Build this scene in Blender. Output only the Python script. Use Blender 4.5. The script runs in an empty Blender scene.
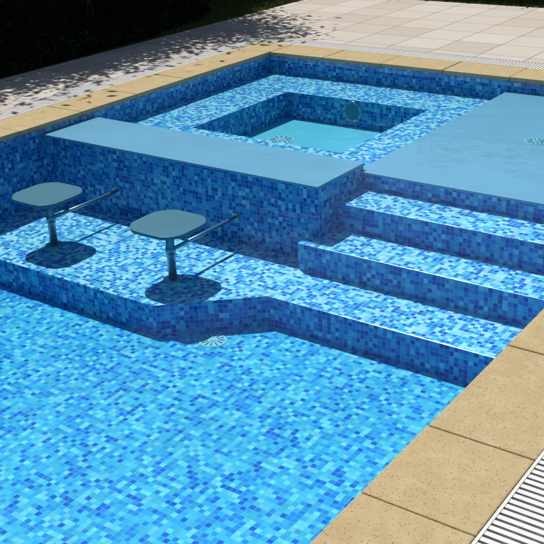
import bpy, bmesh, math, random
import numpy as np
from mathutils import Matrix, Vector
random.seed(4); rng=np.random.default_rng(7)
S=bpy.context.scene
S.view_settings.view_transform='Standard'; S.view_settings.look='None'; S.view_settings.exposure=0

# ---------------- camera (solved from the vanishing points) ----------------
Y_=Vector((772,466,-973)).normalized(); X_=Vector((1451,-372,973)).normalized()
X_=(X_-Y_*X_.dot(Y_)).normalized(); Z_=X_.cross(Y_)
R=Matrix((X_,Y_,Z_))
cd=bpy.data.cameras.new('camera'); cam=bpy.data.objects.new('camera',cd); S.collection.objects.link(cam)
cam.matrix_world=Matrix.Translation((0,0,2.5))@R.to_4x4()
cd.sensor_width=36; cd.lens=973/544*36; cd.clip_end=2000; cd.clip_start=0.05
S.camera=cam

# ---------------- light ----------------
L=Vector((.22,-.125,-.5)).normalized()
sd=bpy.data.lights.new('sun','SUN'); sd.energy=4.6; sd.angle=math.radians(.5); sd.color=(1,.96,.89)
sun=bpy.data.objects.new('sun',sd); S.collection.objects.link(sun)
sun.rotation_euler=L.to_track_quat('-Z','Y').to_euler(); sun.location=(-10,5,20)
w=bpy.data.worlds.new('World'); S.world=w; w.use_nodes=True
nt=w.node_tree; bg=nt.nodes['Background']; sk=nt.nodes.new('ShaderNodeTexSky'); sk.sky_type='NISHITA'; sk.sun_disc=False
sk.sun_elevation=math.asin(-L.z); sk.sun_rotation=math.atan2(-L.x,-L.y)
nt.links.new(sk.outputs[0],bg.inputs[0]); bg.inputs[1].default_value=.07

# ---------------- node helpers ----------------
class N:
    def __init__(s,name):
        s.m=bpy.data.materials.new(name); s.m.use_nodes=True; s.t=s.m.node_tree
        s.b=s.t.nodes['Principled BSDF']; s.out=s.t.nodes['Material Output']
    def n(s,typ,**k):
        x=s.t.nodes.new(typ)
        for a,b in k.items(): setattr(x,a,b)
        return x
    def l(s,a,b): s.t.links.new(a,b)
    def math(s,op,a,b=None,c=None):
        x=s.n('ShaderNodeMath',operation=op)
        for i,v in enumerate((a,b,c)):
            if v is None: continue
            if hasattr(v,'node'): s.l(v,x.inputs[i])
            else: x.inputs[i].default_value=v
        return x.outputs[0]
    def vm(s,op,a,b=None):
        x=s.n('ShaderNodeVectorMath',operation=op)
        for i,v in enumerate((a,b)):
            if v is None: continue
            if hasattr(v,'node'): s.l(v,x.inputs[i])
            else: x.inputs[i].default_value=v
        return x.outputs[0]
    def noise(s,scale,detail=3,vec=None,rough=.5,out=0):
        x=s.n('ShaderNodeTexNoise'); x.inputs['Scale'].default_value=scale; x.inputs['Detail'].default_value=detail
        x.inputs['Roughness'].default_value=rough
        if vec: s.l(vec,x.inputs['Vector'])
        return x.outputs[out]
    def ramp(s,f,stops,interp='LINEAR'):
        x=s.n('ShaderNodeValToRGB'); r=x.color_ramp; r.interpolation=interp
        while len(r.elements)<len(stops): r.elements.new(.5)
        for e,(p,c) in zip(r.elements,stops): e.position=p; e.color=(*c,1)
        s.l(f,x.inputs[0]); return x.outputs[0]
    def mix(s,f,a,b,mode='MIX'):
        x=s.n('ShaderNodeMix',data_type='RGBA',blend_type=mode)
        for i,v in ((0,f),(6,a),(7,b)):
            if hasattr(v,'node'): s.l(v,x.inputs[i])
            elif i==0: x.inputs[0].default_value=v
            else: x.inputs[i].default_value=(*v,1)
        return x.outputs[2]
    def bump(s,h,st,dist=.01):
        x=s.n('ShaderNodeBump'); x.inputs['Strength'].default_value=st; x.inputs['Distance'].default_value=dist
        s.l(h,x.inputs['Height']); s.l(x.outputs[0],s.b.inputs['Normal'])
    def coord(s,o='Object'): return s.n('ShaderNodeTexCoord').outputs[o]
    def set(s,col=None,rough=.6,spec=.3,metal=0):
        if col is not None:
            if hasattr(col,'node'): s.l(col,s.b.inputs['Base Color'])
            else: s.b.inputs['Base Color'].default_value=(*col,1)
        if hasattr(rough,'node'): s.l(rough,s.b.inputs['Roughness'])
        else: s.b.inputs['Roughness'].default_value=rough
        s.b.inputs['Specular IOR Level'].default_value=spec; s.b.inputs['Metallic'].default_value=metal
        return s.m

def mosaic(name,stops,grout=(.30,.58,.68),ts=.038):
    q=N(name); uv=q.coord('UV')
    # refraction wobble of the water, painted into the tile coordinates
    wob=q.vm('MULTIPLY',q.vm('SUBTRACT',q.noise(2.6,2,uv,out=1),(.5,.5,.5)),(.05,.05,0))
    uvw=q.vm('ADD',uv,wob)
    sc=q.vm('MULTIPLY',uvw,(1/ts,1/ts,0))
    fl=q.vm('FLOOR',sc); fr=q.vm('FRACTION',sc)
    wn=q.n('ShaderNodeTexWhiteNoise',noise_dimensions='2D'); q.l(fl,wn.inputs['Vector'])
    wn2=q.n('ShaderNodeTexWhiteNoise',noise_dimensions='2D'); q.l(q.vm('ADD',fl,(31.5,77.5,0)),wn2.inputs['Vector'])
    c=q.ramp(wn.outputs['Value'],stops,'CONSTANT')
    j=q.math('MULTIPLY_ADD',wn2.outputs['Value'],.30,.82)
    j=q.math('MULTIPLY',j,q.math('MULTIPLY_ADD',q.noise(1.1,3,uv),.3,.85))
    cc=q.n('ShaderNodeCombineColor')
    for i in range(3): q.l(j,cc.inputs[i])
    c=q.mix(1.,c,cc.outputs[0],'MULTIPLY')
    sx=q.n('ShaderNodeSeparateXYZ'); q.l(q.vm('ABSOLUTE',q.vm('SUBTRACT',fr,(.5,.5,.5))),sx.inputs[0])
    mx=q.math('MAXIMUM',sx.outputs[0],sx.outputs[1]); g=q.math('GREATER_THAN',mx,.458)
    c=q.mix(g,c,grout)
    return q.set(c,.25,.2)
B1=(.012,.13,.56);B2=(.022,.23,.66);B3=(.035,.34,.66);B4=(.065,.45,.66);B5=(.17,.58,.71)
M_floor=mosaic('mosaic_floor',[(0,B1),(.10,B2),(.26,B3),(.50,B4),(.79,B5)],(.10,.42,.60))  # the water's depth tint is baked into the floor tile colours
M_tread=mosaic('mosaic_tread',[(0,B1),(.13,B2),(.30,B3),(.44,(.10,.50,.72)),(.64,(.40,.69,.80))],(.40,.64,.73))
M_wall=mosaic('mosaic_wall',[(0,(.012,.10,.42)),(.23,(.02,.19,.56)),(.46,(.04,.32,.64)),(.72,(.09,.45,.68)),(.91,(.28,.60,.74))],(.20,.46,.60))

def plaster(name,col):
    q=N(name); o=q.coord(); n=q.noise(3,5,o); n2=q.noise(140,2,o)
    c=q.mix(q.math('MULTIPLY',n,.9),tuple(v*.86 for v in col),tuple(min(1,v*1.12) for v in col))
    c=q.mix(q.math('MULTIPLY',n2,.25),c,tuple(v*.6 for v in col)); q.bump(n2,.2,.003)
    return q.set(c,.5,.3)
M_slab=plaster('pale_blue_slab',(.215,.40,.56))
M_spafl=plaster('spa_floor_plaster',(.11,.50,.66))

# coping sandstone
q=N('ochre_sandstone'); o=q.coord(); g=q.n('ShaderNodeNewGeometry')
n1=q.noise(2.2,6,o,.65); n2=q.noise(55,4,o,.7); n3=q.noise(9,5,o,.7)
vo=q.n('ShaderNodeTexVoronoi'); vo.inputs['Scale'].default_value=85; q.l(o,vo.inputs['Vector'])
pit=q.ramp(vo.outputs['Distance'],[(.14,(0,0,0)),(.36,(1,1,1))])
vs=q.n('ShaderNodeSeparateColor'); q.l(vo.outputs['Color'],vs.inputs[0])
c=q.mix(n1,(.37,.275,.13),(.53,.43,.25)); c=q.mix(q.math('MULTIPLY',g.outputs['Random Per Island'],.7),c,(.44,.36,.21))
c=q.mix(q.math('MULTIPLY',n2,.45),c,(.29,.20,.09))
c=q.mix(q.ramp(n3,[(.45,(0,0,0)),(.75,(.5,.5,.5))]),c,(.56,.47,.30))
pm=q.math('MULTIPLY',q.math('MULTIPLY',q.math('SUBTRACT',1.0,pit),q.ramp(vs.outputs[0],[(.45,(0,0,0)),(.8,(1,1,1))])),.75)
c=q.mix(pm,c,(.20,.13,.055))
q.bump(q.math('SUBTRACT',q.math('MULTIPLY',n2,.6),pm),.55,.006); M_cop=q.set(c,.8,.2)
# paving
q=N('pale_stone_paving'); o=q.coord(); sc=q.vm('MULTIPLY',o,(1/.62,1/.62,0)); fl=q.vm('FLOOR',sc); fr=q.vm('FRACTION',sc)
wn=q.n('ShaderNodeTexWhiteNoise',noise_dimensions='2D'); q.l(fl,wn.inputs['Vector'])
c=q.ramp(wn.outputs['Value'],[(0,(.40,.35,.30)),(.35,(.48,.45,.40)),(.7,(.53,.50,.46)),(1,(.44,.36,.30))])
n1=q.noise(1.3,6,o,.65); n2=q.noise(60,3,o,.6)
c=q.mix(q.math('MULTIPLY',n1,.55),c,(.40,.36,.31)); c=q.mix(q.math('MULTIPLY',n2,.35),c,(.58,.55,.50))
sx=q.n('ShaderNodeSeparateXYZ'); q.l(q.vm('ABSOLUTE',q.vm('SUBTRACT',fr,(.5,.5,.5))),sx.inputs[0])
gm=q.math('GREATER_THAN',q.math('MAXIMUM',sx.outputs[0],sx.outputs[1]),.488)
c=q.mix(gm,c,(.23,.20,.16)); q.bump(q.math('SUBTRACT',q.math('MULTIPLY',n2,.3),gm),.5,.006); M_pave=q.set(c,.85,.2)
# lawn
q=N('lawn_grass'); o=q.coord(); n=q.noise(5,6,o,.7); n2=q.noise(90,3,o)
c=q.mix(n,(.035,.06,.012),(.09,.13,.03)); c=q.mix(q.math('MULTIPLY',n2,.5),c,(.02,.035,.008)); q.bump(n2,1,.03); M_lawn=q.set(c,.9,.1)
q=N('shade_dark_ground'); o=q.coord(); n=q.noise(14,6,o,.7); q.bump(n,1,.03); M_shadeground=q.set(q.mix(n,(.008,.007,.005),(.03,.024,.016)),1,0)  # near-black ground colour stands in for lawn in deep shade
q=N('grass_blades'); g=q.n('ShaderNodeNewGeometry')
M_blade=q.set(q.ramp(g.outputs['Random Per Island'],[(0,(.04,.08,.012)),(.6,(.10,.15,.03)),(1,(.19,.18,.06))]),.7,.2)
q=N('leaves'); g=q.n('ShaderNodeNewGeometry')
M_leaf=q.set(q.ramp(g.outputs['Random Per Island'],[(0,(.008,.018,.005)),(.6,(.02,.04,.010)),(1,(.04,.07,.018))]),.6,.15)
q=N('shade_dark_leaves'); g=q.n('ShaderNodeNewGeometry')
M_shadeleaf=q.set(q.ramp(g.outputs['Random Per Island'],[(0,(.004,.009,.003)),(.8,(.010,.020,.006)),(1,(.025,.042,.012))]),.6,.1)  # leaf colour lowered towards black, with deep shade put into it
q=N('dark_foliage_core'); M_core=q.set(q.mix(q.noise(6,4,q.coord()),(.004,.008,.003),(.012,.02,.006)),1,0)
q=N('bark'); n=q.noise(14,5,q.coord(),.7); q.bump(n,.8,.03); M_bark=q.set(q.mix(n,(.05,.035,.022),(.14,.10,.07)),.9,.1)
q=N('steel'); n=q.noise(20,3,q.coord()); M_steel=q.set(q.mix(n,(.22,.33,.40),(.32,.44,.50)),.3,.5,.6)
M_seat=plaster('stool_seat_resin',(.10,.20,.26))
q=N('white_plastic'); n=q.noise(9,4,q.coord()); M_white=q.set(q.mix(n,(.74,.74,.72),(.58,.57,.54)),.45,.4)
M_fit=plaster('fitting_plastic',(.28,.56,.66))
q=N('dark_gutter'); M_dark=q.set(q.mix(q.noise(10,3,q.coord()),(.012,.012,.012),(.03,.03,.03)),.9,.1)
M_ring=plaster('dark_slot',(.02,.14,.24))
M_lens=plaster('light_lens',(.07,.25,.34))
# water: clear surface, Fresnel mirror over slightly tinted transparency
q=N('pool_water'); q.t.nodes.remove(q.b)
tr=q.n('ShaderNodeBsdfTransparent'); tr.inputs[0].default_value=(.80,.965,1,1)
gl=q.n('ShaderNodeBsdfGlossy'); gl.inputs['Roughness'].default_value=.03
fz=q.n('ShaderNodeFresnel'); fz.inputs[0].default_value=1.33
bp=q.n('ShaderNodeBump'); bp.inputs['Strength'].default_value=.35; bp.inputs['Distance'].default_value=.02
q.l(q.noise(3.2,2,q.coord()),bp.inputs['Height'])
q.l(bp.outputs[0],gl.inputs['Normal']); q.l(bp.outputs[0],fz.inputs['Normal'])
ms=q.n('ShaderNodeMixShader'); q.l(fz.outputs[0],ms.inputs[0]); q.l(tr.outputs[0],ms.inputs[1]); q.l(gl.outputs[0],ms.inputs[2])
q.l(ms.outputs[0],q.out.inputs['Surface']); M_water=q.m

# ---------------- mesh helpers ----------------
def finish(bm,name,mats,parent=None,bevel=0,smooth=False):
    uvl=bm.loops.layers.uv.verify(); bm.normal_update()
    for f in bm.faces:
        n=f.normal
        if abs(n.z)>.7: 
            for lp in f.loops: lp[uvl].uv=(lp.vert.co.x+20.013,lp.vert.co.y+20.011)
        else:
            t=Vector((-n.y,n.x,0)).normalized()
            for lp in f.loops: lp[uvl].uv=(lp.vert.co.dot(t)+47.02,lp.vert.co.z+30.007)
        if smooth: f.smooth=True
    me=bpy.data.meshes.new(name); bm.to_mesh(me); bm.free()
    for m in (mats if isinstance(mats,(list,tuple)) else [mats]): me.materials.append(m)
    ob=bpy.data.objects.new(name,me); S.collection.objects.link(ob)
    if parent: ob.parent=parent
    if bevel:
        b=ob.modifiers.new('bevel','BEVEL'); b.width=bevel; b.segments=2; b.limit_method='ANGLE'
    return ob
def empty(name):
    e=bpy.data.objects.new(name,None); S.collection.objects.link(e); return e
def addprism(bm,pts,z0,z1,mt=0,ms=0,bottom=True):
    a=[bm.verts.new((x,y,z0)) for x,y in pts]; b=[bm.verts.new((x,y,z1)) for x,y in pts]
    f=bm.faces.new(b); f.material_index=mt
    if bottom: bm.faces.new(a[::-1]).material_index=ms
    n=len(pts)
    for i in range(n):
        f=bm.faces.new((a[i],a[(i+1)%n],b[(i+1)%n],b[i])); f.material_index=ms
def rect(x0,x1,y0,y1): return [(x0,y0),(x1,y0),(x1,y1),(x0,y1)]
def prism(name,pts,z0,z1,mats,parent=None,bevel=0,mt=0,ms=0):
    bm=bmesh.new(); addprism(bm,pts,z0,z1,mt,ms); return finish(bm,name,mats,parent,bevel)
def ring(bm,o,i,z,mi=0):
    O=[bm.verts.new((x,y,z)) for x,y in rect(*o)]; I=[bm.verts.new((x,y,z)) for x,y in rect(*i)]
    for k in range(4): bm.faces.new((O[k],O[(k+1)%4],I[(k+1)%4],I[k])).material_index=mi
    return O,I
def cyl(bm,p0,p1,r,seg=20,r1=None,mi=0):
    p0=Vector(p0);p1=Vector(p1);d=(p1-p0);u=d.orthogonal().normalized();v=d.normalized().cross(u)
    r1=r if r1 is None else r1
    a=[bm.verts.new(p0+(u*math.cos(t)+v*math.sin(t))*r) for t in [2*math.pi*k/seg for k in range(seg)]]
    b=[bm.verts.new(p1+(u*math.cos(t)+v*math.sin(t))*r1) for t in [2*math.pi*k/seg for k in range(seg)]]
    for k in range(seg):
        f=bm.faces.new((a[k],a[(k+1)%seg],b[(k+1)%seg],b[k])); f.smooth=True; f.material_index=mi
    bm.faces.new(a[::-1]).material_index=mi; bm.faces.new(b).material_index=mi

PX0,PX1,PY0,PY1=-7.43,-1.72,-1.5,10.15; FZ=-1.05; W=.02
# ---------------- pool ----------------
pool=empty('swimming_pool')
bm=bmesh.new()
x0,x1,y0,y1=PX0-W,PX1+W,PY0-W,PY1+W
v=[bm.verts.new((x,y,FZ)) for x,y in rect(x0,x1,y0,y1)]; t=[bm.verts.new((x,y,-.02)) for x,y in rect(x0,x1,y0,y1)]
bm.faces.new(v).material_index=0
for k in range(4): bm.faces.new((v[(k+1)%4],v[k],t[k],t[(k+1)%4])).material_index=1
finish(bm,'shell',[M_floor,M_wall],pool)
steps=empty('pool_steps')
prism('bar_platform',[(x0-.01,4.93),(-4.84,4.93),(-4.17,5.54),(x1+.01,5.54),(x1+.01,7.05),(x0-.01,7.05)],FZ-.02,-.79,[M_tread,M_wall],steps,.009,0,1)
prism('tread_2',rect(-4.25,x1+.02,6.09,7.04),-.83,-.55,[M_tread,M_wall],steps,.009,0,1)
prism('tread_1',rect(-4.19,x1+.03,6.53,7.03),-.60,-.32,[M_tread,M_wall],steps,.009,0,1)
bar=empty('swim_up_bar_counter')
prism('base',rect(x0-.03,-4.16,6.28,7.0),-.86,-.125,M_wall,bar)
prism('top',rect(x0-.02,-4.15,6.265,7.012),-.125,-.10,M_slab,bar,.007)
shelf=empty('tanning_shelf')
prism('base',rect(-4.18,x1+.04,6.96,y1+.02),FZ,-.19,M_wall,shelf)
prism('top',rect(-4.195,x1+.05,6.945,y1+.03),-.19,-.165,M_slab,shelf,.007)
spa=empty('spa_tub')
bm=bmesh.new(); O,I=ring(bm,(x0-.005,-4.17,6.98,y1+.005),(-6.64,-4.77,7.62,9.40),-.27,0)
b=[bm.verts.new((q_.co.x,q_.co.y,-.58)) for q_ in I]
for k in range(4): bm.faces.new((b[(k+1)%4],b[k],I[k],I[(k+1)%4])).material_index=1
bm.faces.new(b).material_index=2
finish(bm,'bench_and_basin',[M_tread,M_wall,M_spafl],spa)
bm=bmesh.new(); bm.faces.new([bm.verts.new((x,y,-.047)) for x,y in rect(PX0-.019,PX1+.019,PY0-.019,PY1+.019)])
finish(bm,'pool_water',M_water)

# fittings
def drain(name,x,y,z,r,spokes=12):
    bm=bmesh.new(); cyl(bm,(x,y,z-.01),(x,y,z+.006),r,40,r*.96); 
    cyl(bm,(x,y,z),(x,y,z+.012),r*.22,24,r*.2)
    for k in range(spokes):
        a=2*math.pi*k/spokes; c,s=math.cos(a),math.sin(a)
        p=[(x+c*u-s*v_,y+s*u+c*v_) for u,v_ in ((r*.36,-r*.025),(r*.82,-r*.06),(r*.82,r*.06),(r*.36,r*.025))]
        addprism(bm,p,z+.004,z+.0085,1,1)
    return finish(bm,name,[M_fit,M_ring])
drain('floor_drain',-4.39,5.10,FZ,.115); drain('floor_drain',-6.16,8.56,-.58,.16); drain('floor_drain',-3.18,8.48,-.165,.11)
bm=bmesh.new(); c0=Vector((-5.73,9.40,-.405))
cyl(bm,c0+Vector((0,.01,0)),c0-Vector((0,.012,0)),.13,40,.12,0)
cyl(bm,c0-Vector((0,.011,0)),c0-Vector((0,.016,0)),.095,40,.09,1)
for k in range(8):
    a=k*math.pi/4; cyl(bm,c0+Vector((math.cos(a)*.107,-.01,math.sin(a)*.107)),c0+Vector((math.cos(a)*.107,-.018,math.sin(a)*.107)),.007,8,mi=2)
finish(bm,'underwater_pool_light',[M_steel,M_lens,M_ring])

# stools
def chaikin(p,k=.22):
    out=[]
    for i in range(len(p)):
        a,b=Vector(p[i]),Vector(p[(i+1)%len(p)]); out+= [tuple(a.lerp(b,k)),tuple(a.lerp(b,1-k))]
    return out
def stool(cx,cy):
    e=empty('bar_stool'); h=.275; c=.115; s=-.29; zf=-.79
    bm=bmesh.new()
    pts=[(cx-h+c,cy-h),(cx+h-c*.8,cy-h),(cx+h,cy-h+c),(cx+h,cy+h-c),(cx+h-c,cy+h),(cx-h+c,cy+h),(cx-h,cy+h-c),(cx-h,cy-h+c)]
    addprism(bm,chaikin(chaikin(pts,.15),.25),s-.03,s); finish(bm,'seat',M_seat,e,.009)
    bm=bmesh.new(); cyl(bm,(cx,cy,zf),(cx,cy,s-.03),.035); cyl(bm,(cx,cy,zf-.005),(cx,cy,zf+.012),.085,32,.08)
    cyl(bm,(cx,cy,s-.05),(cx,cy,s-.029),.05,24,.11); finish(bm,'pedestal',M_steel,e)
    bm=bmesh.new(); cyl(bm,(cx,cy,-.53),(cx,6.285,-.53),.016,14); cyl(bm,(cx,6.262,-.53),(cx,6.285,-.53),.04,20)
    cyl(bm,(cx,cy,-.56),(cx,cy,-.50),.042,20); finish(bm,'brace',M_steel,e)
stool(-6.46,5.41); stool(-5.03,5.40)

# ---------------- coping ----------------
cp=empty('pool_coping')
def stones(name,axis,fix0,fix1,joints):
    bm=bmesh.new()
    for a,b in zip(joints[:-1],joints[1:]):
        dz=random.uniform(-.002,.002); g=.003; o_=random.uniform(-.002,.002)
        r=rect(a+g,b-g,fix0+o_,fix1+o_) if axis=='x' else rect(fix0+o_,fix1+o_,a+g,b-g)
        addprism(bm,r,-.045,dz)
    return finish(bm,name,M_cop,cp,.008)
CW=.52
J=[-1.5,-.7,.1,.85,1.4,2.10,2.87,3.47,4.38,5.2,6.0,6.8,7.6,8.4,9.2,10.15]
stones('near_side','y',PX1,PX1+CW,J)
stones('far_side','y',PX0-CW,PX0,[-1.5+k*.832142857 for k in range(15)])
stones('back','x',PY1,PY1+CW,[PX0-CW,PX0+.0]+[PX0+k*.81571 for k in range(1,8)]+[PX1+CW])
stones('front','x',PY0-CW,PY0,[PX0-CW,PX0+.0]+[PX0+k*.81571 for k in range(1,8)]+[PX1+CW])
bm=bmesh.new(); ring(bm,(PX0-CW,PX1+CW,PY0-CW,PY1+CW),(PX0-.005,PX1+.005,PY0-.005,PY1+.005),-.012); 
q=N('mortar'); M_mort=q.set(q.mix(q.noise(30,3,q.coord()),(.14,.105,.07),(.22,.17,.12)),.9,.1)
finish(bm,'mortar_joints',M_mort,cp)

# ---------------- drainage grate ----------------
gr=empty('drainage_grate'); GW=.30
gx0,gx1,gy0,gy1=PX0-CW,PX1+CW,PY0-CW,PY1+CW
def grate(name,axis,f0,f1,a0,a1,pitch=.040,w_=.025):
    bm=bmesh.new(); n=int((a1-a0)/pitch)
    for k in range(n):
        a=a0+k*pitch+random.uniform(-.0008,.0008)
        if axis=='y': addprism(bm,rect(f0+.018,f1-.018,a,a+w_),-.022,-.004,bottom=False)
        else: addprism(bm,rect(a,a+w_,f0+.018,f1-.018),-.022,-.004,bottom=False)
    for e0,e1 in ((f0+.003,f0+.017),(f1-.017,f1-.003)):
        addprism(bm,rect(e0,e1,a0,a1) if axis=='y' else rect(a0,a1,e0,e1),-.03,-.001)
    m=(f0+f1)/2
    for e0,e1 in ((m-.05,m-.042),(m+.042,m+.05)):
        addprism(bm,rect(e0,e1,a0,a1) if axis=='y' else rect(a0,a1,e0,e1),-.03,-.0235)
    finish(bm,name,M_white,gr)
grate('near_run','y',gx1,gx1+GW,gy0,gy1)
grate('far_run','y',gx0-GW,gx0,gy0,gy1)
grate('back_run','x',gy1,gy1+GW,gx0-GW,gx1+GW)
bm=bmesh.new()
ring(bm,(gx0-GW-.01,gx1+GW+.01,gy0-GW,gy1+GW+.01),(gx0+.01,gx1-.01,gy0+.01,gy1-.01),-.09)
finish(bm,'channel',M_dark,gr)

# ---------------- ground ----------------
hole=(gx0-GW,gx1+GW,gy0-GW,gy1+GW)
LX=-9.45; LY=14.6
bm=bmesh.new(); O,I=ring(bm,(LX,7,-9,LY),hole,0)
b=[bm.verts.new((q_.co.x,q_.co.y,-.10)) for q_ in I]
for k in range(4): bm.faces.new((b[(k+1)%4],b[k],I[k],I[(k+1)%4]))
b=[bm.verts.new((q_.co.x,q_.co.y,-.10)) for q_ in O]
for k in range(4): bm.faces.new((O[(k+1)%4],O[k],b[k],b[(k+1)%4]))
finish(bm,'pavement',M_pave)
bm=bmesh.new(); ring(bm,(-400,400,-400,400),(-9.2,5,-5,14),-.02); finish(bm,'lawn_ground',M_lawn)

# ---------------- vegetation ----------------
def leafmesh(name,P,size,mat,parent=None,squash=.5):
    n=len(P); a=rng.normal(size=(n,3)); a/=np.linalg.norm(a,axis=1)[:,None]
    r=rng.normal(size=(n,3)); b=np.cross(a,r); b/=np.linalg.norm(b,axis=1)[:,None]
    s=(size*rng.uniform(.6,1.3,n))[:,None]
    V=np.stack([P-a*s,P+b*s*squash,P+a*s,P-b*s*squash],1).reshape(-1,3)
    me=bpy.data.meshes.new(name); me.vertices.add(4*n); me.vertices.foreach_set('co',V.ravel())
    me.loops.add(4*n); me.loops.foreach_set('vertex_index',np.arange(4*n,dtype=np.int32))
    me.polygons.add(n); me.polygons.foreach_set('loop_start',np.arange(0,4*n,4,dtype=np.int32))
    me.polygons.foreach_set('loop_total',np.full(n,4,dtype=np.int32)); me.update(); me.validate()
    me.materials.append(mat); ob=bpy.data.objects.new(name,me); S.collection.objects.link(ob)
    if parent: ob.parent=parent
    return ob
def hedge(x0,x1,y0,y1,h,n,inset=.25):
    e=empty('hedge')
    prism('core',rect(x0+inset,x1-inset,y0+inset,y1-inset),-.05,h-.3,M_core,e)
    P=np.column_stack([rng.uniform(x0,x1,n),rng.uniform(y0,y1,n),rng.uniform(0,h,n)])
    P[:,:2]+=rng.normal(0,.12,(n,2)); P[:,2]+=rng.normal(0,.1,n)
    P+=0.15*np.sin(P[:,[1,2,0]]*3.1)
    leafmesh('leaves',P,.06,M_shadeleaf,e)
hedge(-12.0,-11.0,-3,19,3.2,40000)
hedge(-11.0,8,15.3,16.6,2.8,40000)
# dark ivy bed added before the hedge, standing in for deep shade on lawn
bed=empty('added_shade_bed')
bp_=[(-11.6,-6),(-9.56,-6),(-9.55,3),(-9.58,8),(-9.66,10.6),(-9.85,11.7),(-10.3,12.5),(-11.6,13.2)]
prism('shade_ground',bp_,-.05,-.004,M_shadeground,bed)
n=22000; P=np.column_stack([rng.uniform(-11.3,-9.56,n),rng.uniform(2,12.8,n),np.abs(rng.normal(0,.06,n))])
keep=P[:,0]<np.interp(P[:,1],[3,8,10.6,11.7,12.5,13.2],[-9.57,-9.60,-9.68,-9.88,-10.3,-11.3])+rng.normal(0,.03,n)
P=P[keep]; P[:,2]*=.6+.5*np.sin(P[:,0]*4)*np.sin(P[:,1]*3.3)+.4
leafmesh('leaves',P,.045,M_shadeleaf,bed)
def tree(x,y,h,crown,seed,nl=260):
    rd=random.Random(seed); e=empty('garden_tree'); bm=bmesh.new()
    base=Vector((x,y,-.05)); fork=Vector((x+rd.uniform(-.2,.2),y+rd.uniform(-.2,.2),h*.45))
    mid=(base+fork)/2+Vector((rd.uniform(-.1,.1),rd.uniform(-.1,.1),0))
    cyl(bm,base,mid,.20,12,.155); cyl(bm,mid,fork,.155,12,.12); P=[]
    for (cx,cy,cz,r) in crown:
        c=Vector((cx,cy,cz)); m=fork.lerp(c,.5)+Vector((0,0,.25))
        cyl(bm,fork,m,.06,8,.04); cyl(bm,m,c,.04,8,.015)
        for k in range(7):
            d=Vector((rd.gauss(0,1),rd.gauss(0,1),rd.gauss(0,.7))).normalized()*r*rd.uniform(.5,1)
            cyl(bm,c,c+d,.014,5,.005)
            rr=rd.uniform(.18,.36)
            for j in range(nl//7): P.append(c+d+Vector((rd.gauss(0,rr),rd.gauss(0,rr),rd.gauss(0,rr*.7))))
    finish(bm,'trunk_and_limbs',M_bark,e)
    leafmesh('leaves',np.array([tuple(p) for p in P]),.07,M_leaf,e)
def crown(cx,cy,cz,rx,ry,rz,n,seed):
    rd=random.Random(seed); out=[]
    for k in range(n):
        u=Vector((rd.gauss(0,1),rd.gauss(0,1),rd.gauss(0,1))).normalized()*rd.uniform(.45,1)
        out.append((cx+u.x*rx,cy+u.y*ry,cz+u.z*rz,rd.uniform(.5,.9)))
    return out
# shadow of a point at height z lands at (x+.44z, y-.25z)
tree(-12.6,4.5,5.5,crown(-12.2,5,4.3,1.7,2.6,1.2,60,1),1,450)
tree(-12.6,8.5,5.5,crown(-12.0,9.0,4.2,1.6,2.6,1.1,60,2),2,450)
tree(-12.8,12.5,5.5,crown(-12.2,12.4,4.4,1.5,1.8,1.2,45,3),3,450)
tree(-12.8,16.5,6,crown(-13.2,17.0,4.4,1.6,2.2,1.2,40,5),5,350)
# overhanging branches that dapple the paving
tree(-11.4,10.8,4.8,[(-10.3,12.3,3.3,.5),(-10.0,11.9,3.3,.5),(-9.6,11.9,3.3,.45),(-10.5,11.0,3.6,.5),(-10.2,12.9,3.2,.4),(-10.5,10.0,3.4,.5),(-10.6,9.2,3.3,.35),(-10.9,8.3,3.3,.35),(-9.8,11.1,3.2,.3),(-9.3,12.2,3.2,.3)],4,120)
# grass blades along the lawn edge
n=24000
gx=rng.uniform(-11.2,LX-.01,n); gy=rng.uniform(10.5,15.5,n)
m2=9000; gx=np.concatenate([gx,rng.uniform(-9.5,0,m2)]); gy=np.concatenate([gy,rng.uniform(LY+.01,15.4,m2)]); n+=m2
hh=rng.uniform(.02,.06,n); an=rng.uniform(0,6.28,n); lean=rng.normal(0,.02,(n,2))
V=np.stack([np.column_stack([gx-.004*np.cos(an),gy-.004*np.sin(an),np.full(n,-.02)]),
 np.column_stack([gx+.004*np.cos(an),gy+.004*np.sin(an),np.full(n,-.02)]),
 np.column_stack([gx+lean[:,0],gy+lean[:,1],-.02+hh])],1).reshape(-1,3)
me=bpy.data.meshes.new('grass'); me.vertices.add(3*n); me.vertices.foreach_set('co',V.ravel()); me.loops.add(3*n)
me.loops.foreach_set('vertex_index',np.arange(3*n,dtype=np.int32)); me.polygons.add(n)
me.polygons.foreach_set('loop_start',np.arange(0,3*n,3,dtype=np.int32)); me.polygons.foreach_set('loop_total',np.full(n,3,dtype=np.int32)); me.update()
me.materials.append(M_blade); S.collection.objects.link(bpy.data.objects.new('grass',me))
